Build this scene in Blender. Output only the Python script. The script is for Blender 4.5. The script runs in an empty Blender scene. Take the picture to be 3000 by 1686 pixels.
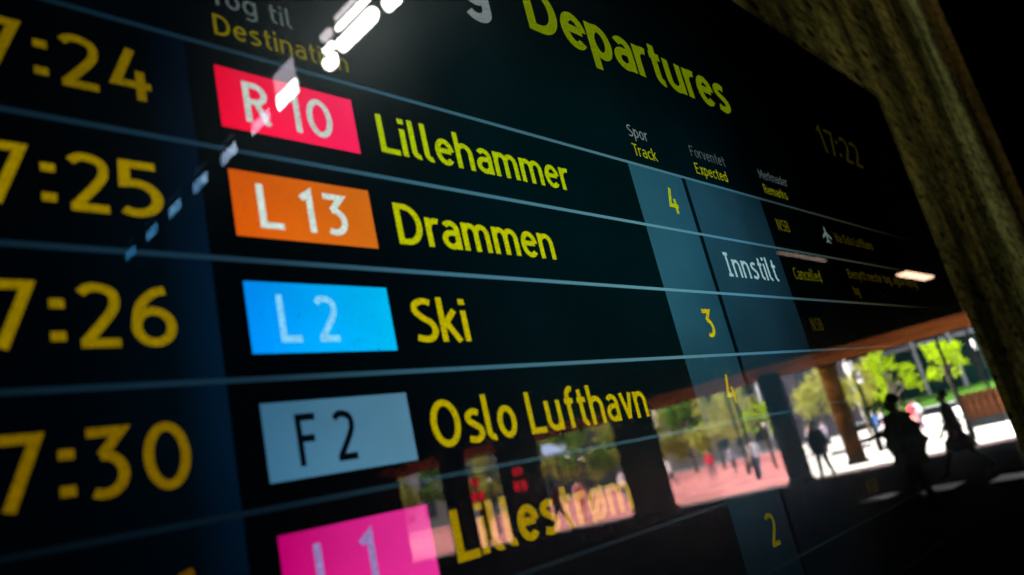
import bpy, bmesh, math, random
from mathutils import Vector, Matrix
random.seed(7)
S = bpy.context.scene
COL = S.collection
rad = math.radians

# ------------------------------------------------------------------ camera, sky, sun, exposure
EYE = 1.6
EXPO = 3.95
K = 2.0 ** EXPO
Rm = ((0.6896121620220601, -0.6898025729058823, -0.22047103302630205),
      (0.03988466255097861, 0.340158635986924, -0.939521855018131),
      (0.7230797187616691, 0.6391122849515101, 0.2620900752405655))
cd = bpy.data.cameras.new('camera')
cam = bpy.data.objects.new('camera', cd); COL.objects.link(cam)
right, down, fwd = (Vector(r) for r in Rm)
M = Matrix.Identity(4)
for i in range(3):
    M[i][0] = right[i]; M[i][1] = -down[i]; M[i][2] = -fwd[i]
M.translation = Vector((0.0, -0.35, EYE))
cam.matrix_world = M
cd.sensor_fit = 'HORIZONTAL'; cd.sensor_width = 36.0
cd.lens = 2196.475 / 3000.0 * 36.0
cd.clip_start = 0.01; cd.clip_end = 2000
cd.dof.use_dof = True
cd.dof.focus_distance = 0.76
cd.dof.aperture_fstop = 5.2
S.camera = cam

SUN_EL = 40.0
sun_from = Vector((-0.5, -0.87, 0)).normalized()          # horizontal direction towards the sun
world = bpy.data.worlds.new('World'); S.world = world; world.use_nodes = True
wn = world.node_tree.nodes; wl = world.node_tree.links
sky = wn.new('ShaderNodeTexSky'); sky.sky_type = 'NISHITA'; sky.sun_disc = False
sky.sun_elevation = rad(SUN_EL)
sky.sun_rotation = math.atan2(sun_from.x, sun_from.y)
wtc = wn.new('ShaderNodeTexCoord'); wns = wn.new('ShaderNodeTexNoise'); wns.inputs['Scale'].default_value = 3.2; wns.inputs['Detail'].default_value = 7
wl.new(wtc.outputs['Generated'], wns.inputs['Vector'])
wr = wn.new('ShaderNodeValToRGB'); wr.color_ramp.elements[0].position = .44; wr.color_ramp.elements[1].position = .64; wl.new(wns.outputs['Fac'], wr.inputs[0])
wm = wn.new('ShaderNodeMix'); wm.data_type = 'RGBA'; wl.new(wr.outputs[0], wm.inputs['Factor']); wl.new(sky.outputs[0], wm.inputs[6]); wm.inputs[7].default_value = (12, 12, 12.5, 1)
wl.new(wm.outputs[2], wn['Background'].inputs[0])
wn['Background'].inputs[1].default_value = 0.12
sd = bpy.data.lights.new('sun', 'SUN'); sd.energy = 4.6; sd.angle = rad(0.5); sd.color = (1.0, 0.95, 0.86)
so = bpy.data.objects.new('sun', sd); COL.objects.link(so)
sv = Vector((sun_from.x * math.cos(rad(SUN_EL)), sun_from.y * math.cos(rad(SUN_EL)), math.sin(rad(SUN_EL))))
so.rotation_euler = sv.to_track_quat('Z', 'Y').to_euler()
so.location = (20, -20, 30)
S.view_settings.view_transform = 'Standard'; S.view_settings.look = 'None'
S.view_settings.exposure = EXPO; S.view_settings.gamma = 1.0
S.render.engine = 'CYCLES'
S.cycles.max_bounces = 8; S.cycles.transparent_max_bounces = 16

# ------------------------------------------------------------------ material helpers
def lin(c):
    return tuple((v / 255 / 12.92) if v / 255 <= 0.04045 else ((v / 255 + 0.055) / 1.055) ** 2.4 for v in c)

def mat(name, color, rough=0.7, metal=0.0, bump=0.0, bscale=20.0, var=0.0, vscale=3.0, spec=None):
    m = bpy.data.materials.new(name); m.use_nodes = True
    n = m.node_tree.nodes; l = m.node_tree.links; p = n['Principled BSDF']
    p.inputs['Base Color'].default_value = (*color, 1)
    p.inputs['Roughness'].default_value = rough
    p.inputs['Metallic'].default_value = metal
    if spec is not None: p.inputs['Specular IOR Level'].default_value = spec
    tc = n.new('ShaderNodeTexCoord')
    if var > 0:
        t = n.new('ShaderNodeTexNoise'); t.inputs['Scale'].default_value = vscale; t.inputs['Detail'].default_value = 6
        l.new(tc.outputs['Object'], t.inputs['Vector'])
        r = n.new('ShaderNodeValToRGB')
        r.color_ramp.elements[0].position = 0.3; r.color_ramp.elements[1].position = 0.7
        r.color_ramp.elements[0].color = (*[c * (1 - var) for c in color], 1)
        r.color_ramp.elements[1].color = (*[min(1, c * (1 + var)) for c in color], 1)
        l.new(t.outputs['Fac'], r.inputs['Fac']); l.new(r.outputs[0], p.inputs['Base Color'])
    if bump > 0:
        t2 = n.new('ShaderNodeTexNoise'); t2.inputs['Scale'].default_value = bscale; t2.inputs['Detail'].default_value = 8
        l.new(tc.outputs['Object'], t2.inputs['Vector'])
        b = n.new('ShaderNodeBump'); b.inputs['Strength'].default_value = bump; b.inputs['Distance'].default_value = 0.02
        l.new(t2.outputs['Fac'], b.inputs['Height']); l.new(b.outputs[0], p.inputs['Normal'])
    return m

def emit(name, c8, gain=1.0, strength=None):
    """light given off by the display (or a lamp or an added sign glow when strength is given)"""
    m = bpy.data.materials.new(name); m.use_nodes = True
    n = m.node_tree.nodes; l = m.node_tree.links
    n.remove(n['Principled BSDF'])
    e = n.new('ShaderNodeEmission'); e.inputs[0].default_value = (*lin(c8), 1)
    e.inputs[1].default_value = gain / K if strength is None else strength
    if strength is None:                                  # pixel structure of the display
        tc = n.new('ShaderNodeTexCoord'); t = n.new('ShaderNodeTexNoise'); t.inputs['Scale'].default_value = 800; t.inputs['Detail'].default_value = 1
        l.new(tc.outputs['Object'], t.inputs['Vector']); mr = n.new('ShaderNodeMapRange')
        mr.inputs['From Min'].default_value = .3; mr.inputs['From Max'].default_value = .7
        mr.inputs['To Min'].default_value = .72 * gain / K; mr.inputs['To Max'].default_value = 1.28 * gain / K
        l.new(t.outputs['Fac'], mr.inputs['Value']); l.new(mr.outputs[0], e.inputs[1])
    l.new(e.outputs[0], n['Material Output'].inputs[0])
    return m

def emit_grad(name, xs, zs=None, grain=0.0, gain=1.0):
    """display light whose colour carries content and vignette falloff along x (stops (x, rgb8)) and z (stops (z, factor)); object coordinates"""
    m = bpy.data.materials.new(name); m.use_nodes = True
    n = m.node_tree.nodes; l = m.node_tree.links
    n.remove(n['Principled BSDF'])
    tc = n.new('ShaderNodeTexCoord'); sp = n.new('ShaderNodeSeparateXYZ'); l.new(tc.outputs['Object'], sp.inputs[0])
    def ramp(out, stops, isc):
        a, b = stops[0][0], stops[-1][0]
        mr = n.new('ShaderNodeMapRange'); mr.inputs['From Min'].default_value = a; mr.inputs['From Max'].default_value = b
        l.new(out, mr.inputs['Value'])
        r = n.new('ShaderNodeValToRGB'); els = r.color_ramp.elements
        while len(els) < len(stops): els.new(0.5)
        for e, (p, c) in zip(els, stops):
            e.position = (p - a) / (b - a); e.color = (*lin(c), 1) if isc else (c, c, c, 1)
        for e, (p, c) in zip(els, stops):
            e.position = (p - a) / (b - a); e.color = (*lin(c), 1) if isc else (c, c, c, 1)
        l.new(mr.outputs[0], r.inputs[0]); return r.outputs[0]
    c = ramp(sp.outputs[0], xs, True)
    e = n.new('ShaderNodeEmission'); l.new(c, e.inputs[0])
    val = n.new('ShaderNodeMath'); val.operation = 'MULTIPLY'; val.inputs[0].default_value = gain / K; val.inputs[1].default_value = 1
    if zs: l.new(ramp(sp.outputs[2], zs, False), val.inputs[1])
    out = val.outputs[0]
    if grain > 0:
        t = n.new('ShaderNodeTexNoise'); t.inputs['Scale'].default_value = 900; t.inputs['Detail'].default_value = 1
        l.new(tc.outputs['Object'], t.inputs['Vector'])
        mr = n.new('ShaderNodeMapRange'); mr.inputs['From Min'].default_value = .3; mr.inputs['From Max'].default_value = .7
        mr.inputs['To Min'].default_value = 1 - grain; mr.inputs['To Max'].default_value = 1 + grain
        l.new(t.outputs['Fac'], mr.inputs['Value'])
        t3 = n.new('ShaderNodeTexNoise'); t3.inputs['Scale'].default_value = 9; t3.inputs['Detail'].default_value = 3
        l.new(tc.outputs['Object'], t3.inputs['Vector'])
        mr3 = n.new('ShaderNodeMapRange'); mr3.inputs['From Min'].default_value = .3; mr3.inputs['From Max'].default_value = .7
        mr3.inputs['To Min'].default_value = .8; mr3.inputs['To Max'].default_value = 1.2
        l.new(t3.outputs['Fac'], mr3.inputs['Value'])
        m2 = n.new('ShaderNodeMath'); m2.operation = 'MULTIPLY'; l.new(out, m2.inputs[0]); l.new(mr.outputs[0], m2.inputs[1])
        m3 = n.new('ShaderNodeMath'); m3.operation = 'MULTIPLY'; l.new(m2.outputs[0], m3.inputs[0]); l.new(mr3.outputs[0], m3.inputs[1])
        out = m3.outputs[0]
    l.new(out, e.inputs[1])
    l.new(e.outputs[0], n['Material Output'].inputs[0])
    return m

# ------------------------------------------------------------------ object helpers
def tag(o, label=None, cat=None, group=None, kind=None):
    if label: o['label'] = label
    if cat: o['category'] = cat
    if group: o['group'] = group
    if kind: o['kind'] = kind
    return o

def empty(name, loc, rz=0.0):
    o = bpy.data.objects.new(name, None); COL.objects.link(o)
    o.location = loc; o.rotation_euler = (0, 0, rz); o.empty_display_size = 0.2
    return o

class MB:
    """collects shapes (in the parent's local coordinates) and links them as one mesh object"""
    def __init__(s): s.v = []; s.f = []; s.mi = []
    def face(s, pts, mi=0):
        b = len(s.v); s.v += [tuple(p) for p in pts]; s.f.append(list(range(b, b + len(pts)))); s.mi.append(mi)
    def box(s, x0, x1, y0, y1, z0, z1, mi=0):
        b = len(s.v)
        s.v += [(x, y, z) for z in (z0, z1) for y in (y0, y1) for x in (x0, x1)]
        for q in ((0, 2, 3, 1), (4, 5, 7, 6), (0, 1, 5, 4), (2, 6, 7, 3), (0, 4, 6, 2), (1, 3, 7, 5)):
            s.f.append([b + i for i in q]); s.mi.append(mi)
    def prism(s, poly, z0, z1, mi=0):
        b = len(s.v); n = len(poly)
        s.v += [(x, y, z0) for x, y in poly] + [(x, y, z1) for x, y in poly]
        s.f.append([b + i for i in range(n)][::-1]); s.mi.append(mi)
        s.f.append([b + n + i for i in range(n)]); s.mi.append(mi)
        for i in range(n):
            j = (i + 1) % n; s.f.append([b + i, b + j, b + n + j, b + n + i]); s.mi.append(mi)
    def tube(s, pts, rads, n=10, mi=0, caps=True):
        b0 = len(s.v); rings = []
        for i, p in enumerate(pts):
            p = Vector(p)
            d = (Vector(pts[min(i + 1, len(pts) - 1)]) - Vector(pts[max(i - 1, 0)])).normalized()
            u = d.cross(Vector((0, 0, 1)))
            if u.length < 1e-3: u = Vector((1, 0, 0))
            u.normalize(); w = d.cross(u)
            r = []
            for k in range(n):
                a = 2 * math.pi * k / n
                s.v.append(tuple(p + (u * math.cos(a) + w * math.sin(a)) * rads[i])); r.append(len(s.v) - 1)
            rings.append(r)
        for a, c in zip(rings, rings[1:]):
            for k in range(n):
                s.f.append([a[k], a[(k + 1) % n], c[(k + 1) % n], c[k]]); s.mi.append(mi)
        if caps:
            s.f.append(rings[0][::-1]); s.mi.append(mi); s.f.append(rings[-1]); s.mi.append(mi)
    def mesh(s, name, mats, smooth=False):
        me = bpy.data.meshes.new(name); me.from_pydata(s.v, [], s.f); me.update()
        for m in (mats if isinstance(mats, (list, tuple)) else [mats]): me.materials.append(m)
        for p, i in zip(me.polygons, s.mi): p.material_index = i; p.use_smooth = smooth
        return me
    def build(s, name, mats, parent=None, smooth=False, loc=None):
        o = bpy.data.objects.new(name, s.mesh(name, mats, smooth)); COL.objects.link(o)
        if parent: o.parent = parent
        if loc: o.location = loc
        return o

def fix_normals(o):
    bm = bmesh.new(); bm.from_mesh(o.data); bmesh.ops.recalc_face_normals(bm, faces=bm.faces); bm.to_mesh(o.data); bm.free()
    return o

def bevel(o, w=0.01, seg=2):
    bm = bmesh.new(); bm.from_mesh(o.data)
    bmesh.ops.remove_doubles(bm, verts=bm.verts, dist=1e-5)
    bmesh.ops.bevel(bm, geom=bm.edges[:], offset=w, segments=seg, affect='EDGES', profile=0.6)
    bm.to_mesh(o.data); bm.free(); return o

# ------------------------------------------------------------------ materials of the place
M_concrete = bpy.data.materials.new('board_formed_concrete'); M_concrete.use_nodes = True
def concrete_nodes(m):
    n = m.node_tree.nodes; l = m.node_tree.links; p = n['Principled BSDF']; p.inputs['Roughness'].default_value = 0.9
    p.inputs['Specular IOR Level'].default_value = 0.0
    tc = n.new('ShaderNodeTexCoord')
    def noise(scale, det, vec, rough=.6):
        t = n.new('ShaderNodeTexNoise'); t.inputs['Scale'].default_value = scale; t.inputs['Detail'].default_value = det
        t.inputs['Roughness'].default_value = rough; l.new(vec, t.inputs['Vector']); return t.outputs['Fac']
    mp = n.new('ShaderNodeMapping'); mp.inputs['Scale'].default_value = (1, 1, 0.22); l.new(tc.outputs['Object'], mp.inputs['Vector'])
    streak = noise(4.2, 4, mp.outputs[0])
    blotch = noise(2.6, 6, tc.outputs['Object'])
    mpg = n.new('ShaderNodeMapping'); mpg.inputs['Scale'].default_value = (.35, 1, 1); l.new(tc.outputs['Object'], mpg.inputs['Vector'])
    grit = noise(48, 5, mpg.outputs[0], .75)
    vor = n.new('ShaderNodeTexVoronoi'); vor.inputs['Scale'].default_value = 24; vor.inputs['Randomness'].default_value = 1
    mpv = n.new('ShaderNodeMapping'); mpv.inputs['Scale'].default_value = (.35, 1, 1); l.new(tc.outputs['Object'], mpv.inputs['Vector']); l.new(mpv.outputs[0], vor.inputs['Vector'])
    pr = n.new('ShaderNodeMapRange'); pr.inputs['From Min'].default_value = .13; pr.inputs['From Max'].default_value = .26
    l.new(vor.outputs['Distance'], pr.inputs['Value'])
    r1 = n.new('ShaderNodeValToRGB'); r1.color_ramp.elements[0].position = .42; r1.color_ramp.elements[1].position = .60
    r1.color_ramp.elements[0].color = (.085, .095, .028, 1); r1.color_ramp.elements[1].color = (.42, .45, .125, 1); l.new(streak, r1.inputs[0])
    r2 = n.new('ShaderNodeValToRGB'); r2.color_ramp.elements[0].position = .35; r2.color_ramp.elements[1].position = .65
    r2.color_ramp.elements[0].color = (.38, .38, .38, 1); r2.color_ramp.elements[1].color = (1, 1, .9, 1); l.new(blotch, r2.inputs[0])
    r3 = n.new('ShaderNodeValToRGB'); r3.color_ramp.elements[0].position = .35; r3.color_ramp.elements[1].position = .6
    r3.color_ramp.elements[0].color = (.15, .15, .15, 1); r3.color_ramp.elements[1].color = (1, 1, 1, 1); l.new(grit, r3.inputs[0])
    def mul(a, b):
        x = n.new('ShaderNodeMix'); x.data_type = 'RGBA'; x.blend_type = 'MULTIPLY'; x.inputs['Factor'].default_value = 1
        l.new(a, x.inputs[6]); l.new(b, x.inputs[7]); return x.outputs[2]
    c = mul(mul(r1.outputs[0], r2.outputs[0]), r3.outputs[0])
    pore = n.new('ShaderNodeMapRange'); pore.inputs['To Min'].default_value = .15; l.new(pr.outputs[0], pore.inputs['Value'])
    c = mul(c, pore.outputs[0]); l.new(c, p.inputs['Base Color'])
    ad = n.new('ShaderNodeMath'); ad.operation = 'ADD'; l.new(grit, ad.inputs[0]); l.new(pr.outputs[0], ad.inputs[1])
    b = n.new('ShaderNodeBump'); b.inputs['Strength'].default_value = .9; b.inputs['Distance'].default_value = .006
    l.new(ad.outputs[0], b.inputs['Height']); l.new(b.outputs[0], p.inputs['Normal'])
concrete_nodes(M_concrete)

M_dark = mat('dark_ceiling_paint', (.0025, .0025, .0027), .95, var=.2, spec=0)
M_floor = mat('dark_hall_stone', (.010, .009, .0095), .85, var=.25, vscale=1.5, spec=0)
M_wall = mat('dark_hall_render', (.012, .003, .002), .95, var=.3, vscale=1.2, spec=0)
M_wood = mat('oiled_timber', (.27, .085, .026), .8, spec=0, var=.6, vscale=2.2, bump=.3, bscale=30)
for nd in list(M_wood.node_tree.nodes):
    if nd.type == 'TEX_NOISE' and abs(nd.inputs['Scale'].default_value - 2.2) < 1e-3:      # grain runs along the boards
        mpw = M_wood.node_tree.nodes.new('ShaderNodeMapping'); mpw.inputs['Rotation'].default_value = (0, 0, rad(16.7)); mpw.inputs['Scale'].default_value = (6, .12, 6)
        M_wood.node_tree.links.new(M_wood.node_tree.nodes['Texture Coordinate'].outputs['Object'], mpw.inputs[0]); M_wood.node_tree.links.new(mpw.outputs[0], nd.inputs['Vector'])
M_post = mat('weathered_timber', (.030, .011, .0025), .9, var=.9, vscale=1.3, spec=0)
M_black = mat('black_metal', (.004, .004, .0045), .8, spec=0)
M_white = mat('white_paint', (.78, .76, .72), .6, var=.05)
M_rust = mat('rusty_cladding', (.045, .016, .007), .9, spec=0, var=.6, vscale=4)

def paving(name, c1, c2, cj, sz):
    m = bpy.data.materials.new(name); m.use_nodes = True
    n = m.node_tree.nodes; l = m.node_tree.links; p = n['Principled BSDF']; p.inputs['Roughness'].default_value = .85
    p.inputs['Specular IOR Level'].default_value = .25
    tc = n.new('ShaderNodeTexCoord')
    b = n.new('ShaderNodeTexBrick'); b.inputs['Scale'].default_value = 1; b.inputs['Brick Width'].default_value = sz; b.inputs['Row Height'].default_value = sz * .5
    b.inputs['Mortar Size'].default_value = .012; b.inputs['Color1'].default_value = (*c1, 1); b.inputs['Color2'].default_value = (*c2, 1); b.inputs['Mortar'].default_value = (*cj, 1)
    mp = n.new('ShaderNodeMapping'); mp.inputs['Rotation'].default_value = (0, 0, rad(16.7)); l.new(tc.outputs['Object'], mp.inputs['Vector'])
    l.new(mp.outputs[0], b.inputs['Vector'])
    t = n.new('ShaderNodeTexNoise'); t.inputs['Scale'].default_value = .35; t.inputs['Detail'].default_value = 6; l.new(tc.outputs['Object'], t.inputs['Vector'])
    r = n.new('ShaderNodeValToRGB'); r.color_ramp.elements[0].position = .35; r.color_ramp.elements[0].color = (.55, .55, .55, 1); r.color_ramp.elements[1].position = .62
    l.new(t.outputs['Fac'], r.inputs[0])
    x = n.new('ShaderNodeMix'); x.data_type = 'RGBA'; x.blend_type = 'MULTIPLY'; x.inputs['Factor'].default_value = 1
    l.new(b.outputs['Color'], x.inputs[6]); l.new(r.outputs[0], x.inputs[7]); l.new(x.outputs[2], p.inputs['Base Color'])
    return m
M_pink = paving('pink_granite_paving', (.60, .20, .18), (.46, .135, .12), (.2, .08, .07), .8)
M_pale = paving('pale_stone_paving', (.58, .55, .48), (.50, .47, .40), (.3, .27, .22), .9)
M_asph = mat('asphalt', (.05, .05, .052), .9, var=.2, vscale=.5)

# ------------------------------------------------------------------ setting: ground, hall floor
g = MB(); g.face([(-300, -420, 0), (500, -420, 0), (500, 120, 0), (-300, 120, 0)])
tag(g.build('ground', M_asph), kind='structure')
def plz(b, d): return (d * math.cos(rad(b)), -d * math.sin(rad(b)))
EDGE = lambda y: 26.6 + .30 * y            # x of the station roof edge at y
g = MB(); pts = [(EDGE(-9.6) - 3, -9.6), plz(25.0, 84), plz(38, 90), plz(52, 96), plz(66, 96), (12, -58), (EDGE(-45) - 3, -45)]
g.face([(x, y, .004) for x, y in pts[::-1]])
tag(g.build('plaza_paving', M_pink), kind='structure')
g = MB(); pts = [(EDGE(6) - 3, 6), (92, 6), plz(2, 90), plz(10, 90), plz(20, 90), plz(25.0, 84), (EDGE(-9.6) - 3, -9.6)]
g.face([(x, y, .005) for x, y in pts[::-1]])
tag(g.build('pale_plaza_paving', M_pale), kind='structure')
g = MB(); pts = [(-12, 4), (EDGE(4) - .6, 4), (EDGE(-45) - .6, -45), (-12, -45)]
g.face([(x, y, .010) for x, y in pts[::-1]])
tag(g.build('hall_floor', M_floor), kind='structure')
M_kerb = mat('brown_granite_kerb', (.33, .17, .12), .8, var=.25, vscale=3)
k = MB(); k.prism([(EDGE(4) - .6, 4), (EDGE(4) + .9, 4), (EDGE(-45) + .9, -45), (EDGE(-45) - .6, -45)], 0, .03)
tag(fix_normals(k.build('kerb', M_kerb)), kind='structure')

# ------------------------------------------------------------------ concrete wall behind the board
w = empty('concrete_wall', (-2, .25, 0))
mb = MB(); mb.box(-10, 5.75, -.2, .6, 0, 5.2)
wm = mb.build('concrete_body', M_concrete, w); bevel(wm, .012, 2)
for xx in (-2.0, -.4, 1.2):                                  # shallow vertical formwork battens
    b = MB(); b.box(xx, xx + .03, -.208, -.1995, .0, 5.19); b.build('formwork_ridge', M_concrete, w)
tag(w, 'rough olive grey board-marked concrete wall around the departure board', 'wall')

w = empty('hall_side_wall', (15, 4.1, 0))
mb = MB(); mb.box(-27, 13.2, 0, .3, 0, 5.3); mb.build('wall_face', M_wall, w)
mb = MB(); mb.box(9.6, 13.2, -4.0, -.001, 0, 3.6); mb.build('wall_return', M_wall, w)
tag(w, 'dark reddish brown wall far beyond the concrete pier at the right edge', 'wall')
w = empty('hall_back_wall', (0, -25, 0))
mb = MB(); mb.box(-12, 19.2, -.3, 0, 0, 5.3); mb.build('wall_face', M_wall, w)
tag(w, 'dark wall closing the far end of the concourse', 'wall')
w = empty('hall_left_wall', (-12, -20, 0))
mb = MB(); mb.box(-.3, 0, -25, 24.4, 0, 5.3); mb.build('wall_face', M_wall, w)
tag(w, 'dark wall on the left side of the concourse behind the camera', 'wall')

# ------------------------------------------------------------------ station roof: low canopy, high ceiling, clerestory
rf = empty('station_roof', (3, -20, 3.6))
def L(x, y, z): return (x - 3, y + 20, z - 3.6)
def loc_poly(ps): return [(x - 3, y + 20) for x, y in ps]
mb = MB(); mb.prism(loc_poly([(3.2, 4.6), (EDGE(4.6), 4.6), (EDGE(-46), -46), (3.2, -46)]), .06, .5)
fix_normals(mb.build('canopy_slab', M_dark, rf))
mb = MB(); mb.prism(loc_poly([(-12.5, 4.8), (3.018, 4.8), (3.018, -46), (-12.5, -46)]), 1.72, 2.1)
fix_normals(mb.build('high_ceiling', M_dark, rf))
# timber edge beam made of long boards
for i in range(5):
    d0, d1 = 1.45 - i * .29, 1.45 - (i + 1) * .29 + .012
    za, zb = .055 - i * .064, .055 - (i + 1) * .064 + .003
    lift = .006 * (i % 2)
    mb = MB()
    def P(dd, y, z): return L(EDGE(y) - dd, y, 3.6 + z + lift)
    y0, y1 = 4.0, -45.0
    A = [P(d0, y0, za), P(d1, y0, zb), P(d1, y0, zb + .05), P(d0, y0, za + .05)]
    B = [P(d0, y1, za), P(d1, y1, zb), P(d1, y1, zb + .05), P(d0, y1, za + .05)]
    mb.face(A); mb.face(B[::-1])
    for q in range(4): mb.face([A[q], B[q], B[(q + 1) % 4], A[(q + 1) % 4]])
    fix_normals(mb.build('timber_board', M_wood, rf))
mb = MB(); mb.prism(loc_poly([(EDGE(4), 4), (EDGE(4) + .06, 4), (EDGE(-45) + .06, -45), (EDGE(-45), -45)]), -.27, .5)
fix_normals(mb.build('fascia', M_dark, rf))
# clerestory wall at x = 3
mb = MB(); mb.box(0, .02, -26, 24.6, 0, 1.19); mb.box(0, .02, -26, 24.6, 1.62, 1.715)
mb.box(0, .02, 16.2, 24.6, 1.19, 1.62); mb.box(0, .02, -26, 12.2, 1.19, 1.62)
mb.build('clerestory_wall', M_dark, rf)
M_sill = mat('pale_aluminium', (.16, .16, .15), .4, metal=.4)
def pane_mat(k, upper):
    """clerestory glass, each pane with its own tint and amount of grime"""
    m = bpy.data.materials.new('clerestory_glass'); m.use_nodes = True
    n_ = m.node_tree.nodes; l_ = m.node_tree.links; n_.remove(n_['Principled BSDF'])
    c = ((1, .95, .97), (1, 1, 1), (.85, .98, 1), (.78, 1, .98), (.48, .80, .86), (.30, .60, .68))[k]
    c = [v * (.22 if upper else 1.0) for v in c]
    tr = n_.new('ShaderNodeBsdfTransparent'); tc = n_.new('ShaderNodeTexCoord'); t = n_.new('ShaderNodeTexNoise'); t.inputs['Scale'].default_value = 11; t.inputs['Detail'].default_value = 4
    r = n_.new('ShaderNodeValToRGB'); r.color_ramp.elements[0].position = .38; r.color_ramp.elements[1].position = .62
    r.color_ramp.elements[0].color = (c[0] * .45, c[1] * .6, c[2] * .7, 1); r.color_ramp.elements[1].color = (*c, 1)
    l_.new(tc.outputs['Object'], t.inputs['Vector']); l_.new(t.outputs['Fac'], r.inputs[0]); l_.new(r.outputs[0], tr.inputs[0])
    gl = n_.new('ShaderNodeBsdfGlossy'); gl.inputs['Roughness'].default_value = .05
    mx = n_.new('ShaderNodeMixShader'); mx.inputs[0].default_value = .08
    l_.new(tr.outputs[0], mx.inputs[1]); l_.new(gl.outputs[0], mx.inputs[2]); l_.new(mx.outputs[0], n_['Material Output'].inputs[0])
    return m
bays = []
for kx in range(6):
    a = -4.42 - .59 * kx; bays.append((a, a - .362))
prev = -3.8
piers = []
for a, b in bays:
    piers.append((prev, a)); prev = b
piers.append((prev, -7.8))
for a, b in piers:
    mb = MB(); mb.box(-.01, .025, b + 20, a + 20, 1.19, 1.62); mb.build('pier', M_dark, rf)
for a, b in bays:
    fr = MB(); fr.box(0.001, .014, b + 20, a + 20, 1.19, 1.325); fr.box(.001, .014, b + 20, a + 20, 1.445, 1.50); fr.box(.001, .014, b + 20, a + 20, 1.54, 1.62)
    f = fr.build('window', M_dark, rf)
    for z0, z1 in ((1.325, 1.445), (1.50, 1.54)):
        q = MB(); q.box(.006, .009, b + 20, a + 20, z0, z1); q.build('pane', pane_mat(bays.index((a, b)), z0 > 1.48), f)
tag(rf, 'dark station canopy roof with timber edge beam and clerestory slots', 'roof')

# ------------------------------------------------------------------ lamps near the board (reflected top left)
M_tube = emit('fluorescent_tube', (255, 250, 235), strength=4.2)
M_tube_dim = emit('dim_tube', (215, 205, 210), strength=.9)
M_opal = emit('opal_panel', (235, 225, 240), strength=.35)
lf = empty('strip_light', (2.93, -3.05, 4.95))
mb = MB(); mb.box(.02, .06, -.27, .27, -.18, .20); mb.build('housing', M_black, lf)
for z0, z1, y0, y1, m in ((-.150, -.045, -.25, .19, M_tube), (.030, .075, -.25, .16, M_tube), (.120, .155, -.25, .14, M_tube_dim)):
    t = MB(); zc = (z0 + z1) / 2; r = (z1 - z0) / 2
    t.tube([(0, y0, zc), (0, y0 + .02, zc), (0, y1 - .02, zc), (0, y1, zc)], [r * .6, r, r, r * .6], 12); t.build('tube', m, lf, smooth=True)
tag(lf, 'bright fluorescent strip light with three stacked tubes high on the dark wall', 'light')
lf = empty('strip_light', (2.93, -2.68, 4.82))
mb = MB(); mb.box(.02, .06, -.07, .07, -.06, .06); mb.build('housing', M_black, lf)
t = MB(); t.tube([(0, -.06, 0), (0, .06, -.01)], [.045, .045], 12); t.build('tube', M_tube, lf, smooth=True)
tag(lf, 'short bright strip light at the top edge, nearest the departure board', 'light')
lf = empty('end_lamp', (2.95, -3.45, 4.95))
mb = MB(); mb.box(.02, .06, -.07, .07, -.19, .2); mb.build('housing', M_black, lf)
for zc, r, m in ((-.115, .06, M_tube), (.0, .035, M_tube), (.11, .04, M_tube_dim)):
    t = MB(); t.tube([(0, -.05, zc), (0, .05, zc)], [r * .8, r * .8], 12); t.build('tube', m, lf, smooth=True)
tag(lf, 'small three-step end lamp between the strip light and the white panel', 'light')
lf = empty('light_panel', (2.99, -4.11, 5.05))
mb = MB(); mb.box(-.01, .0, -.165, .165, -.17, .17); mb.build('frame', M_sill, lf)
t = MB(); t.box(-.02, -.011, -.15, .15, -.16, -.04); t.build('tube', M_tube, lf)
t = MB(); t.box(-.02, -.011, -.15, .15, -.035, .155); t.build('diffuser', M_opal, lf)
tag(lf, 'square light panel with white lower half and grey upper half', 'light')
# ceiling battens under the canopy
M_warm = emit('warm_tube', (255, 205, 170), strength=.42); M_warm2 = emit('dim_warm_tube', (255, 225, 200), strength=.10)
for ci, (x0, x1, wd, lab) in enumerate( ((8.55, 10.0, .010, 'thin ceiling batten light, a hairline glow under the canopy'),
                          (13.2, 14.75, .17, 'wide warm white ceiling batten light nearest the concrete pier'))):
    lf = empty('ceiling_light', ((x0 + x1) / 2, -3.0, 3.655))
    h = (x1 - x0) / 2
    mb = MB(); mb.box(-h - .03, h + .03, -wd / 2 - .004, wd / 2 + .004, -.03, .0); mb.build('housing', M_black, lf)
    t = MB(); t.box(-h, h, -wd / 2, wd / 2, -.05, -.031); t.build('diffuser', (M_warm, M_warm2)[ci == 0], lf)
    tag(lf, lab, 'light', 'ceiling battens under the canopy')
# thin flat white dashes on the hall floor
for i, (x, y) in enumerate(((15.6, -4.25), (15.6, -3.1), (15.6, -1.95), (15.6, -5.4))):
    mb = MB(); mb.box(-.45, .45, -.28, .28, 0, .004)
    o = mb.build('floor_dash', M_white, loc=(x, y, .0105)); o['kind'] = 'structure'

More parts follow.
